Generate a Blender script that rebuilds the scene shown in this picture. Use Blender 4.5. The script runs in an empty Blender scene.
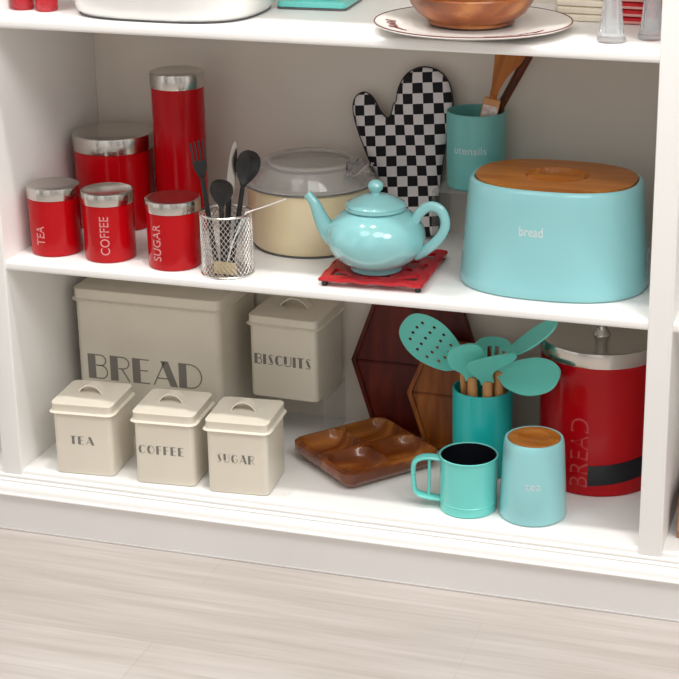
import bpy, bmesh, math, random
from mathutils import Vector, Matrix
from mathutils.geometry import delaunay_2d_cdt
random.seed(7)
PI = math.pi
SC = bpy.context.scene
COL = SC.collection
U = 0.01                      # the script thinks in centimetres
FL = 10.78                    # height of the lowest shelf above the floor
S3, S2, S1, S0 = FL, FL + 37.1, FL + 76.7, FL + 120.0
TH = 1.6                      # shelf thickness
DEPTH = 36.0

# ------------------------------------------------------------------ materials
def mat(name, col, rough=.5, metal=0., coat=0., trans=0., ior=1.45, alpha=1., spec=.5, sheen=0.):
    m = bpy.data.materials.new(name); m.use_nodes = True
    b = m.node_tree.nodes['Principled BSDF']
    b.inputs['Base Color'].default_value = (*col, 1)
    b.inputs['Roughness'].default_value = rough
    b.inputs['Metallic'].default_value = metal
    b.inputs['Coat Weight'].default_value = coat
    b.inputs['Coat Roughness'].default_value = .06
    b.inputs['Transmission Weight'].default_value = trans
    b.inputs['IOR'].default_value = ior
    b.inputs['Alpha'].default_value = alpha
    b.inputs['Specular IOR Level'].default_value = spec
    return m
def srgb(r, g, b):
    f = lambda c: c / 12.92 if c <= .04045 else ((c + .055) / 1.055) ** 2.4
    return tuple(f(c / 255.) for c in (r, g, b))
def nodes(m): return m.node_tree.nodes, m.node_tree.links, m.node_tree.nodes['Principled BSDF']
def mottle(m, c1, c2, scale, bump=0., detail=4., stretch=(1, 1, 1)):
    N, L, b = nodes(m)
    tc = N.new('ShaderNodeTexCoord'); mp = N.new('ShaderNodeMapping'); mp.inputs['Scale'].default_value = stretch
    no = N.new('ShaderNodeTexNoise'); no.inputs['Scale'].default_value = scale; no.inputs['Detail'].default_value = detail
    rp = N.new('ShaderNodeValToRGB')
    rp.color_ramp.elements[0].position = .3; rp.color_ramp.elements[1].position = .7
    rp.color_ramp.elements[0].color = (*c1, 1); rp.color_ramp.elements[1].color = (*c2, 1)
    L.new(tc.outputs['Object'], mp.inputs['Vector']); L.new(mp.outputs[0], no.inputs['Vector'])
    L.new(no.outputs['Fac'], rp.inputs[0]); L.new(rp.outputs[0], b.inputs['Base Color'])
    if bump:
        bp = N.new('ShaderNodeBump'); bp.inputs['Strength'].default_value = bump; bp.inputs['Distance'].default_value = .002
        L.new(no.outputs['Fac'], bp.inputs['Height']); L.new(bp.outputs[0], b.inputs['Normal'])
    return m
def wood(name, c1, c2, c3, stretch=(4, 60, 60), rough=.4, coat=.1):
    m = mat(name, c2, rough, coat=coat, spec=.35)
    N, L, b = nodes(m)
    tc = N.new('ShaderNodeTexCoord'); mp = N.new('ShaderNodeMapping'); mp.inputs['Scale'].default_value = stretch
    no = N.new('ShaderNodeTexNoise'); no.inputs['Scale'].default_value = 1.; no.inputs['Detail'].default_value = 6
    no.inputs['Distortion'].default_value = .6
    rp = N.new('ShaderNodeValToRGB'); e = rp.color_ramp.elements
    e[0].position = .28; e[0].color = (*c1, 1); e[1].position = .72; e[1].color = (*c3, 1)
    q = e.new(.5); q.color = (*c2, 1)
    L.new(tc.outputs['Object'], mp.inputs['Vector']); L.new(mp.outputs[0], no.inputs['Vector'])
    L.new(no.outputs['Fac'], rp.inputs[0]); L.new(rp.outputs[0], b.inputs['Base Color'])
    bp = N.new('ShaderNodeBump'); bp.inputs['Strength'].default_value = .12; bp.inputs['Distance'].default_value = .001
    L.new(no.outputs['Fac'], bp.inputs['Height']); L.new(bp.outputs[0], b.inputs['Normal'])
    return m
M = {}
M['paint'] = mottle(mat('white_paint', (.8, .8, .8), .42), (.87, .855, .83), (.89, .88, .862), 6., .02)
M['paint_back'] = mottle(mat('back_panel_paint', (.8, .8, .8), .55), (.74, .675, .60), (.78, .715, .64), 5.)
M['plinth'] = mottle(mat('plinth_paint', (.7, .7, .7), .5), (.78, .76, .745), (.82, .80, .785), 5., .02)
M['red'] = mat('red_enamel', (.47, .002, .006), .16, spec=.3)
M['red_iron'] = mottle(mat('red_painted_iron', (.45, .01, .02), .35, coat=.2), (.42, .008, .014), (.52, .014, .022), 40., .1)
M['black'] = mat('black_plastic', (.012, .011, .011), .3)
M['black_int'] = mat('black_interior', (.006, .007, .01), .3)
M['cream'] = mottle(mat('cream_enamel', (.8, .75, .62), .38), srgb(222, 214, 198), srgb(228, 221, 206), 8.)
M['cream_pot'] = mat('cream_gloss_enamel', srgb(232, 214, 176), .2, coat=.4)
M['ink'] = mat('dark_ink', (.19, .178, .158), .6)
M['ink_grey'] = mat('grey_ink', (.21, .195, .175), .6)
M['blue'] = mat('pale_aqua_enamel', srgb(146, 206, 210), .22, coat=.35)
M['blue_ceramic'] = mat('aqua_ceramic', srgb(140, 200, 202), .14, coat=.8)
M['blue_pot'] = mat('aqua_tin', srgb(112, 186, 182), .35, coat=.2)
M['teal'] = mat('teal_enamel', srgb(112, 210, 202), .28, coat=.35)
M['teal_dark'] = mat('turquoise_plastic', srgb(28, 184, 180), .3, coat=.25)
M['silicone'] = mat('teal_silicone', srgb(114, 218, 206), .45)
M['white_print'] = mat('white_print', (.58, .68, .69), .6)
M['silver_print'] = mat('silver_print', (.66, .30, .30), .4)
M['emboss'] = mat('pressed_red_lettering', (.54, .075, .075), .3)
M['chrome'] = mat('polished_wire', (.78, .76, .73), .22, metal=1.)
M['white_enamel'] = mat('white_enamel', (.82, .81, .79), .22, coat=.4)
M['rim_grey'] = mat('dark_grey_rim', (.12, .12, .12), .4)
M['glass'] = mat('clear_glass', (.97, .98, .98), .02, trans=1., ior=1.45)
M['acrylic'] = mat('clear_acrylic', (.62, .63, .62), .05, alpha=.16)
M['lid_glass'] = mat('smoky_clear_glass', (.80, .775, .75), .07, trans=.72, ior=1.42)
M['fluted'] = mat('fluted_glass', (.93, .95, .97), .16, trans=.82, ior=1.4)
M['film'] = mat('clear_cellophane', (.9, .9, .92), .08, trans=1., ior=1.15)
M['red_glass'] = mat('red_glass', (.95, .10, .13), .05, trans=.75, ior=1.35)
M['card'] = mottle(mat('cream_card', (.6, .5, .33), .8), srgb(196, 174, 128), srgb(212, 192, 150), 60.)
M['paper'] = mottle(mat('white_label', (.8, .78, .75), .8), (.80, .77, .75), (.62, .42, .40), 160., 0, 1.)
M['string'] = mat('white_string', (.85, .83, .80), .7)
M['white_china'] = mat('white_china', (.80, .76, .72), .25, coat=.3)
M['maroon'] = mat('maroon_glaze', (.14, .03, .03), .4)
M['linen'] = mottle(mat('cream_linen', (.7, .62, .5), .9), srgb(236, 224, 204), srgb(242, 232, 214), 90., .2)
M['red_linen'] = mottle(mat('red_linen', (.5, .02, .03), .9), srgb(186, 26, 36), srgb(204, 40, 48), 90., .2)
M['pink_linen'] = mottle(mat('pink_linen', (.7, .4, .38), .9), srgb(216, 150, 146), srgb(226, 166, 160), 90., .2)
M['bamboo'] = wood('bamboo_lid', srgb(150, 84, 24), srgb(176, 106, 38), srgb(196, 128, 56), (5, 55, 40))
M['beech'] = wood('beech_handle', srgb(190, 132, 80), srgb(208, 152, 98), srgb(220, 168, 116), (70, 70, 6))
M['spoonwood'] = wood('orange_wood', srgb(150, 84, 26), srgb(176, 104, 38), srgb(190, 120, 52), (70, 70, 6))
M['rosewood'] = wood('dark_rosewood', srgb(66, 28, 12), srgb(104, 50, 22), srgb(134, 72, 36), (50, 50, 8))
M['acacia'] = wood('acacia_tray', srgb(50, 18, 5), srgb(120, 58, 18), srgb(204, 132, 62), (3, 15, 10), .22, .4)
M['acacia_bowl'] = wood('acacia_bowl', srgb(80, 32, 10), srgb(144, 76, 30), srgb(206, 140, 78), (9, 9, 26), .3, .3)
M['mahogany'] = wood('dark_mahogany', srgb(60, 9, 2), srgb(90, 18, 6), srgb(120, 36, 12), (35, 5, 6), .4, .05)
M['walnut'] = wood('amber_walnut', srgb(100, 44, 6), srgb(140, 72, 16), srgb(172, 98, 32), (45, 5, 6), .4, .1)
M['wicker'] = wood('brown_wood_box', srgb(120, 84, 60), srgb(160, 118, 88), srgb(184, 142, 110), (6, 40, 40))

def steel(name='brushed_steel'):
    m = mat(name, (.62, .59, .55), .26, metal=1.)
    N, L, b = nodes(m)
    tc = N.new('ShaderNodeTexCoord'); mp = N.new('ShaderNodeMapping'); mp.inputs['Scale'].default_value = (60, 60, 240)
    no = N.new('ShaderNodeTexNoise'); no.inputs['Scale'].default_value = 1.; no.inputs['Detail'].default_value = 3
    mr = N.new('ShaderNodeMapRange'); mr.inputs['To Min'].default_value = .17; mr.inputs['To Max'].default_value = .22
    L.new(tc.outputs['Object'], mp.inputs[0]); L.new(mp.outputs[0], no.inputs['Vector'])
    L.new(no.outputs['Fac'], mr.inputs[0]); L.new(mr.outputs[0], b.inputs['Roughness'])
    return m
M['steel'] = steel()
def checker():
    m = mat('black_white_check_cotton', (.7, .65, .65), .9)
    N, L, b = nodes(m)
    tc = N.new('ShaderNodeTexCoord'); mp = N.new('ShaderNodeMapping')
    mp.inputs['Scale'].default_value = (1 / .0172, .0001, 1 / .0172); mp.inputs['Rotation'].default_value = (0, .07, 0)
    mp.inputs['Location'].default_value = (.3, .5, .2)
    ck = N.new('ShaderNodeTexChecker'); ck.inputs['Scale'].default_value = 1.
    ck.inputs['Color1'].default_value = (.76, .71, .72, 1); ck.inputs['Color2'].default_value = (.012, .010, .014, 1)
    L.new(tc.outputs['Object'], mp.inputs[0]); L.new(mp.outputs[0], ck.inputs[0]); L.new(ck.outputs[0], b.inputs['Base Color'])
    no = N.new('ShaderNodeTexNoise'); no.inputs['Scale'].default_value = 900
    bp = N.new('ShaderNodeBump'); bp.inputs['Strength'].default_value = .15; bp.inputs['Distance'].default_value = .001
    L.new(no.outputs['Fac'], bp.inputs['Height']); L.new(bp.outputs[0], b.inputs['Normal'])
    return m
M['check'] = checker()
def floor_mat():
    m = mat('whitewashed_planks', (.6, .55, .5), .42)
    N, L, b = nodes(m)
    tc = N.new('ShaderNodeTexCoord')
    br = N.new('ShaderNodeTexBrick')
    br.inputs['Scale'].default_value = 1.; br.inputs['Brick Width'].default_value = 1.25; br.inputs['Row Height'].default_value = .19
    br.inputs['Mortar Size'].default_value = .0012; br.inputs['Bias'].default_value = 0.
    br.offset = .37; br.offset_frequency = 2
    br.inputs['Color1'].default_value = (*srgb(194, 186, 181), 1); br.inputs['Color2'].default_value = (*srgb(200, 193, 188), 1)
    br.inputs['Mortar'].default_value = (*srgb(190, 181, 174), 1)
    mp0 = N.new('ShaderNodeMapping'); mp0.inputs['Location'].default_value = (.42, .105, 0)
    L.new(tc.outputs['Object'], mp0.inputs[0]); L.new(mp0.outputs[0], br.inputs['Vector'])
    def streak(sx, sy, det):
        mp = N.new('ShaderNodeMapping'); mp.inputs['Scale'].default_value = (sx, sy, 1)
        no = N.new('ShaderNodeTexNoise'); no.inputs['Scale'].default_value = 1.; no.inputs['Detail'].default_value = det; no.inputs['Distortion'].default_value = .5
        L.new(tc.outputs['Object'], mp.inputs[0]); L.new(mp.outputs[0], no.inputs['Vector']); return no
    n1, n2 = streak(2.2, 34, 5), streak(5, 120, 3)
    rp = N.new('ShaderNodeValToRGB'); e = rp.color_ramp.elements
    e[0].position = .3; e[0].color = (.86, .84, .82, 1); e[1].position = .68; e[1].color = (1.06, 1.06, 1.06, 1)
    L.new(n1.outputs['Fac'], rp.inputs[0])
    rp2 = N.new('ShaderNodeValToRGB'); e = rp2.color_ramp.elements
    e[0].position = .35; e[0].color = (.93, .92, .91, 1); e[1].position = .65; e[1].color = (1.02, 1.02, 1.02, 1)
    L.new(n2.outputs['Fac'], rp2.inputs[0])
    def mul(a, c):
        x = N.new('ShaderNodeMix'); x.data_type = 'RGBA'; x.blend_type = 'MULTIPLY'; x.inputs[0].default_value = 1.
        L.new(a, x.inputs[6]); L.new(c, x.inputs[7]); return x.outputs[2]
    L.new(mul(mul(br.outputs['Color'], rp.outputs[0]), rp2.outputs[0]), b.inputs['Base Color'])
    return m
M['floor'] = floor_mat()

# ------------------------------------------------------------------ objects
def obj(name, bm, m, parent=None, angle=35, loc=None, label=None):
    bmesh.ops.recalc_face_normals(bm, faces=bm.faces[:])
    for v in bm.verts: v.co *= U
    me = bpy.data.meshes.new(name); bm.to_mesh(me); bm.free()
    for p in me.polygons: p.use_smooth = True
    if angle < 179: me.set_sharp_from_angle(angle=math.radians(angle))
    me.materials.append(M[m] if isinstance(m, str) else m)
    o = bpy.data.objects.new(name, me); COL.objects.link(o)
    if parent is not None: o.parent = parent
    if loc is not None: o.location = Vector(loc) * U
    if label: o['label'] = label
    return o
def thing(name, label, cat, loc=(0, 0, 0), rz=0., group=None):
    o = bpy.data.objects.new(name, None); COL.objects.link(o)
    o.empty_display_size = .02
    o.location = (Vector(loc) + Vector((0, 0, .03))) * U; o.rotation_euler = (0, 0, math.radians(rz))
    tag(o, label, cat, group); return o
def tag(o, label, cat, group=None):
    o['label'] = label; o['category'] = cat
    if group: o['group'] = group
    return o
def struct(name, bm, m, **k):
    o = obj(name, bm, m, **k); o['kind'] = 'structure'; return o
def copy_tree(o, parent=None):
    c = o.copy(); COL.objects.link(c)
    if parent is not None: c.parent = parent
    for ch in list(o.children): copy_tree(ch, c)
    return c
def frame(root, base, tip, face):
    """stand a thing on base so its local +Z runs to tip and its local -Y looks along face"""
    z = (Vector(tip) - Vector(base)).normalized(); f = Vector(face)
    y = -(f - z * f.dot(z)).normalized(); x = y.cross(z)
    mt = Matrix((x, y, z)).transposed()
    root.location = Vector(base) * U; root.rotation_euler = mt.to_euler()

# ------------------------------------------------------------------ shapes
def NB(): return bmesh.new()
def loft(bm, loops, cap0=True, cap1=True, closed=True):
    rows = [[bm.verts.new(p) for p in lp] for lp in loops]
    n = len(rows[0])
    for a, b in zip(rows, rows[1:]):
        for i in range(n if closed else n - 1):
            j = (i + 1) % n
            bm.faces.new((a[i], a[j], b[j], b[i]))
    if cap0: bm.faces.new(rows[0])
    if cap1: bm.faces.new(rows[-1])
    return bm
def lathe(bm, prof, seg=56, c=(0, 0), sx=1., sy=1., n=2.):
    """closed profile of (r,z); n>2 makes a rounder-cornered oval"""
    def ring(r, z):
        out = []
        for i in range(seg):
            a = 2 * PI * i / seg; ca, sa = math.cos(a), math.sin(a)
            px = math.copysign(abs(ca) ** (2 / n), ca); py = math.copysign(abs(sa) ** (2 / n), sa)
            out.append((c[0] + r * px * sx, c[1] + r * py * sy, z))
        return out
    caps = [prof[0][0] < 1e-6, prof[-1][0] < 1e-6]
    rows = []
    for k, (r, z) in enumerate(prof):
        if r < 1e-6: rows.append([bm.verts.new((c[0], c[1], z))])
        else: rows.append([bm.verts.new(p) for p in ring(r, z)])
    for a, b in zip(rows, rows[1:]):
        for i in range(seg):
            j = (i + 1) % seg
            if len(a) == 1 and len(b) == 1: continue
            if len(a) == 1: bm.faces.new((a[0], b[i], b[j]))
            elif len(b) == 1: bm.faces.new((a[i], a[j], b[0]))
            else: bm.faces.new((a[i], a[j], b[j], b[i]))
    return bm
def oval(bm, secs, n=2.5, seg=96, c=(0, 0)):
    loops = []
    for a_, b_, z in secs:
        lp = []
        for i in range(seg):
            a = 2 * PI * i / seg; ca, sa = math.cos(a), math.sin(a)
            lp.append((c[0] + a_ * math.copysign(abs(ca) ** (2 / n), ca), c[1] + b_ * math.copysign(abs(sa) ** (2 / n), sa), z))
        loops.append(lp)
    return loft(bm, loops)
def rrect(hx, hy, r, z, k=6, c=(0, 0)):
    out = []
    for cx, cy, a0 in ((hx - r, hy - r, 0), (-hx + r, hy - r, 90), (-hx + r, -hy + r, 180), (hx - r, -hy + r, 270)):
        for i in range(k + 1):
            a = math.radians(a0 + 90 * i / k)
            out.append((c[0] + cx + r * math.cos(a), c[1] + cy + r * math.sin(a), z))
    return out
def box(bm, x0, x1, y0, y1, z0, z1, bev=0., seg=2):
    g = bmesh.ops.create_cube(bm, size=1.)
    for v in g['verts']:
        v.co = Vector(((x0 + x1) / 2 + v.co.x * (x1 - x0), (y0 + y1) / 2 + v.co.y * (y1 - y0), (z0 + z1) / 2 + v.co.z * (z1 - z0)))
    if bev:
        ed = list({e for v in g['verts'] for e in v.link_edges})
        bmesh.ops.bevel(bm, geom=ed, offset=bev, segments=seg, affect='EDGES', profile=.5)
    return bm
def spline(pts, n=8, closed=False):
    P = [Vector(p) for p in pts]; out = []; m = len(P)
    rng = range(m if closed else m - 1)
    for i in rng:
        if closed: a, b, c, d = P[(i - 1) % m], P[i], P[(i + 1) % m], P[(i + 2) % m]
        else: a, b, c, d = P[max(i - 1, 0)], P[i], P[i + 1], P[min(i + 2, m - 1)]
        for k in range(n):
            t = k / n
            out.append(.5 * ((2 * b) + (c - a) * t + (2 * a - 5 * b + 4 * c - d) * t * t + (3 * b - a - 3 * c + d) * t ** 3))
    if not closed: out.append(P[-1])
    return out
def tube(bm, pts, rad, seg=10, flat=(1., 1.), closed=False, up=None):
    P = [Vector(p) for p in pts]; n = len(P)
    R = rad if isinstance(rad, (list, tuple)) else [rad] * n
    nrm = Vector(up) if up is not None else None; loops = []
    for i in range(n):
        if closed: t = (P[(i + 1) % n] - P[(i - 1) % n]).normalized()
        else: t = (P[min(i + 1, n - 1)] - P[max(i - 1, 0)]).normalized()
        if nrm is None: nrm = t.orthogonal()
        nrm = (nrm - t * nrm.dot(t))
        nrm = nrm.normalized() if nrm.length > 1e-6 else t.orthogonal().normalized()
        bn = t.cross(nrm)
        loops.append([P[i] + nrm * (R[i] * flat[0] * math.cos(2 * PI * k / seg)) + bn * (R[i] * flat[1] * math.sin(2 * PI * k / seg)) for k in range(seg)])
    if closed: loops.append(loops[0][:])
    loft(bm, loops, not closed, not closed)
    if closed: bmesh.ops.remove_doubles(bm, verts=bm.verts[:], dist=1e-5)
    return bm
def area2(lp): return sum(a[0] * b[1] - b[0] * a[1] for a, b in zip(lp, lp[1:] + lp[:1]))
def slab(bm, outline, holes, front, back, step=1., inside=True):
    """a sheet with an outline and holes, between front(u,v) and back(u,v) -> 3D points"""
    outline = [tuple(p[:2]) for p in outline]
    if area2(outline) < 0: outline = outline[::-1]
    vs = [Vector(p) for p in outline]; faces = [list(range(len(vs)))]
    for h in holes:
        h = [tuple(p[:2]) for p in h]
        if area2(h) > 0: h = h[::-1]
        k = len(vs); vs += [Vector(p) for p in h]; faces.append(list(range(k, len(vs))))
    if inside:
        xs = [p[0] for p in outline]; ys = [p[1] for p in outline]
        polys = [outline] + [[tuple(p[:2]) for p in h] for h in holes]
        def inp(x, y, poly):
            c = False
            for (x0, y0), (x1, y1) in zip(poly, poly[1:] + poly[:1]):
                if (y0 > y) != (y1 > y) and x < (x1 - x0) * (y - y0) / (y1 - y0) + x0: c = not c
            return c
        segs = [(a, b) for p in polys for a, b in zip(p, p[1:] + p[:1])]
        def near(x, y, d):
            for (x0, y0), (x1, y1) in segs:
                dx, dy = x1 - x0, y1 - y0; L2 = dx * dx + dy * dy or 1e-9
                t = max(0, min(1, ((x - x0) * dx + (y - y0) * dy) / L2))
                if (x - x0 - t * dx) ** 2 + (y - y0 - t * dy) ** 2 < d * d: return True
            return False
        y = min(ys) + step / 2; r = 0
        while y < max(ys):
            x = min(xs) + (step / 2 if r % 2 else step)
            while x < max(xs):
                if inp(x, y, outline) and not any(inp(x, y, h) for h in polys[1:]) and not near(x, y, step * .4): vs.append(Vector((x, y)))
                x += step
            y += step * .866; r += 1
    ov, oe, of, *_ = delaunay_2d_cdt(vs, [], faces, 2, 1e-5)
    fv = [bm.verts.new(front(p[0], p[1])) for p in ov]; bv = [bm.verts.new(back(p[0], p[1])) for p in ov]
    cnt = {}
    for f in of:
        bm.faces.new([fv[i] for i in f]); bm.faces.new([bv[i] for i in reversed(f)])
        for a, b in zip(f, f[1:] + f[:1]): cnt.setdefault(tuple(sorted((a, b))), []).append((a, b))
    for es in cnt.values():
        if len(es) == 1:
            a, b = es[0]; bm.faces.new((fv[b], fv[a], bv[a], bv[b]))
    return bm
def circle(cx, cy, rx, ry=None, n=16, rot=0.):
    ry = rx if ry is None else ry; c, s = math.cos(rot), math.sin(rot)
    return [(cx + rx * math.cos(2 * PI * i / n) * c - ry * math.sin(2 * PI * i / n) * s, cy + rx * math.cos(2 * PI * i / n) * s + ry * math.sin(2 * PI * i / n) * c) for i in range(n)]
def edge_dist(outline):
    P = [tuple(p[:2]) for p in outline]; S = list(zip(P, P[1:] + P[:1]))
    def d(x, y):
        best = 1e9
        for (x0, y0), (x1, y1) in S:
            dx, dy = x1 - x0, y1 - y0; L2 = dx * dx + dy * dy or 1e-9
            t = max(0, min(1, ((x - x0) * dx + (y - y0) * dy) / L2))
            best = min(best, (x - x0 - t * dx) ** 2 + (y - y0 - t * dy) ** 2)
        return math.sqrt(best)
    return d

# ------------------------------------------------------------------ lettering
def arc(cx, cy, rx, ry, a0, a1, n=10):
    return [(cx + rx * math.cos(math.radians(a0 + (a1 - a0) * i / n)), cy + ry * math.sin(math.radians(a0 + (a1 - a0) * i / n))) for i in range(n + 1)]
T = .045
# fat-and-thin deco capitals: (width, [(polyline, stroke width)])
DECO = {
 'B': (.72, [([(.14, 0), (.14, 1)], .28), ([(.28, .975), (.46, .975)] + arc(.46, .765, .2, .21, 90, -90) + [(.30, .555)], T), ([(.40, .555)] + arc(.48, .29, .22, .265, 90, -90) + [(.28, .025)], T)]),
 'R': (.72, [([(.14, 0), (.14, 1)], .28), ([(.28, .975), (.46, .975)] + arc(.46, .74, .23, .235, 90, -90) + [(.30, .505)], T), ([(.42, .5), (.70, 0)], T)]),
 'E': (.64, [([(.14, 0), (.14, 1)], .28), ([(.28, .975), (.62, .975)], T), ([(.28, .53), (.56, .53)], T), ([(.28, .025), (.62, .025)], T)]),
 'A': (.84, [([(.02, 0), (.44, .98)], T), ([(.43, 1), (.76, 0)], .27), ([(.16, .3), (.55, .3)], T)]),
 'D': (.84, [([(.14, 0), (.14, 1)], .28), ([(.28, .975), (.40, .975)] + arc(.40, .5, .42, .475, 90, -90, 16) + [(.28, .025)], T)]),
 'I': (.32, [([(.15, 0), (.15, 1)], .28)]),
 'S': (.60, [(arc(.34, .76, .20, .215, 40, 180, 8), T), ([(.20, .80), (.42, .20)], .24), (arc(.28, .235, .22, .21, 0, -150, 8), T)]),
 'C': (.74, [(arc(.42, .5, .29, .44, 125, 235, 10), .25), (arc(.42, .5, .38, .475, 130, 40, 8), T), (arc(.42, .5, .38, .475, 230, 320, 8), T)]),
 'U': (.72, [([(.14, 1), (.14, .25)], .28), (arc(.36, .28, .32, .26, 200, 360, 10) + [(.68, 1)], T)]),
 'T': (.62, [([(.31, 0), (.31, 1)], .28), ([(0, .975), (.62, .975)], T)]),
 'O': (.84, [(arc(.42, .5, .28, .42, 110, 250, 10), .26), (arc(.42, .5, .40, .475, 110, -110, 14), T)]),
 'F': (.60, [([(.14, 0), (.14, 1)], .28), ([(.28, .975), (.60, .975)], T), ([(.28, .53), (.54, .53)], T)]),
 'G': (.80, [(arc(.42, .5, .29, .44, 125, 235, 10), .25), (arc(.42, .5, .38, .475, 130, 40, 8), T), (arc(.42, .5, .38, .475, 230, 350, 8), T), ([(.52, .42), (.80, .42)], T)]),
}
def deco(bm, word, x, z, width, height, place, gap=.14, depth=.05, thin=1.):
    """strokes laid on a surface: place(u, v, out) gives the 3D point"""
    tot = sum(DECO[c][0] for c in word) + gap * (len(word) - 1); s = width / tot; u = 0.
    for c in word:
        for line, w in DECO[c][1]:
            w = w * (thin if w < .1 else 1.)
            P = [Vector((u + p[0], p[1])) for p in line]; n = len(P); L, R = [], []
            for i in range(n):
                t = (P[min(i + 1, n - 1)] - P[max(i - 1, 0)]).normalized(); nn = Vector((-t.y, t.x)) * w / 2
                if len(line) == 2 and w > .2: nn = Vector((w / 2, 0)) * (1 if t.y < 0 else -1)
                L.append(P[i] + nn); R.append(P[i] - nn)
            q = lambda p, o: bm.verts.new(place(x + p.x * s, z + p.y * height, o))
            l1, r1 = [q(p, depth) for p in L], [q(p, depth) for p in R]
            l0, r0 = [q(p, -.02) for p in L], [q(p, -.02) for p in R]
            for i in range(n - 1):
                bm.faces.new((l1[i], l1[i + 1], r1[i + 1], r1[i])); bm.faces.new((l0[i], r0[i], r0[i + 1], l0[i + 1]))
                bm.faces.new((l1[i], l0[i], l0[i + 1], l1[i + 1])); bm.faces.new((r1[i], r1[i + 1], r0[i + 1], r0[i]))
            bm.faces.new((l1[0], r1[0], r0[0], l0[0])); bm.faces.new((l1[-1], l0[-1], r0[-1], r1[-1]))
        u += DECO[c][0] + gap
    return bm
def sans(bm, word, width, height, place, vertical=False, weight=0., depth=.03):
    """plain lettering centred on (0,0) of place(u, v, out)"""
    cu = bpy.data.curves.new('lettering', 'FONT'); cu.body = word; cu.size = 1.; cu.offset = weight; cu.resolution_u = 4
    cu.extrude = .001
    o = bpy.data.objects.new('lettering', cu); COL.objects.link(o)
    me = bpy.data.meshes.new_from_object(o.evaluated_get(bpy.context.evaluated_depsgraph_get()))
    bpy.data.objects.remove(o); bpy.data.curves.remove(cu)
    t = bmesh.new(); t.from_mesh(me); bpy.data.meshes.remove(me)
    xs = [v.co.x for v in t.verts]; ys = [v.co.y for v in t.verts]
    x0, x1, y0, y1 = min(xs), max(xs), min(ys), max(ys); mp = {}
    for v in t.verts:
        a = ((v.co.x - x0) / (x1 - x0) - .5) * width; b = ((v.co.y - y0) / (y1 - y0) - .5) * height
        uu, vv = (-b, a) if vertical else (a, b)
        mp[v] = bm.verts.new(place(uu, vv, depth if v.co.z > 0 else -.02))
    for f in t.faces:
        try: bm.faces.new([mp[v] for v in f.verts])
        except ValueError: pass
    t.free(); return bm
def on_cyl(R, az, zc, taper=0.):
    """az in degrees from -Y towards +X; taper = change of radius per cm of height"""
    a0 = math.radians(az)
    def f(u, v, o):
        r = R(zc + v) if callable(R) else R
        a = a0 + u / r
        return ((r + o) * math.sin(a), -(r + o) * math.cos(a), zc + v)
    return f

# ================================================================== SETTING
X0, X1, PW = 0., 105., 3.65
b = box(NB(), -260, 360, -420, 60, -3, 0); struct('floor', b, 'floor')
b = box(NB(), -260, 360, 37.2, 41, 0, 300); struct('wall_back', b, 'paint')

case = thing('bookcase', 'white painted built-in bookcase with moulded base holding the kitchenware', 'bookcase', (0, 0, -.03))
XL, XR = -64., 170.
def upright(x0, x1):
    b = box(NB(), x0, x1, -.35, 36., 3.0, 160, .28, 3); obj('upright', b, 'paint', case)
for x0, x1 in ((XL, XL + PW), (-PW, X0), (X1, X1 + PW), (XR - PW, XR)): upright(x0, x1)
b = box(NB(), XL, XR, 36., 37., 3, 160); obj('back_panel', b, 'paint_back', case)
for a, c in ((XL + PW, -PW), (X0, X1), (X1 + PW, XR - PW)):
    for z in (S3, S2, S1, S0):
        b = NB()
        pr = [(36., z), (36., z - TH)] + [(.55 + .55 * math.cos(math.radians(t)) - .0, z - TH + .55 + .55 * math.sin(math.radians(t))) for t in range(270, 179, -15)] \
           + [(.55 + .55 * math.cos(math.radians(t)), z - .55 + .55 * math.sin(math.radians(t))) for t in range(180, 89, -15)]
        loft(b, [[(a, y, zz) for y, zz in pr], [(c, y, zz) for y, zz in pr]])
        obj('shelf', b, 'paint', case)
prof = [(2., -.9), (-.45, -.9), (-.62, -1.05), (-.66, -1.25), (-.5, -1.42), (-.52, -1.55), (-.95, -1.62), (-1.1, -1.75), (-1.12, -1.9), (-1.0, -2.0)]
prof += [(-1.0 - 1.25 * math.sin(math.radians(t)) ** 1.0, -2.0 - 1.45 * (1 - math.cos(math.radians(t)))) for t in range(15, 91, 15)]
prof += [(-2.3, -3.55), (-2.62, -3.55), (-2.7, -3.72), (-2.6, -3.9), (-1.6, -3.95), (2., -3.95)]
b = NB(); loft(b, [[(x, y, FL + z) for y, z in prof] for x in (XL, XR)]); obj('base_moulding', b, 'paint', case, angle=28)
b = box(NB(), XL, XR, -1.55, 3, 0.0, FL - 3.9); box(b, XL, XR, -1.8, -1.5, 0.0, .35, .1, 2); obj('plinth', b, 'plinth', case)

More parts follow.
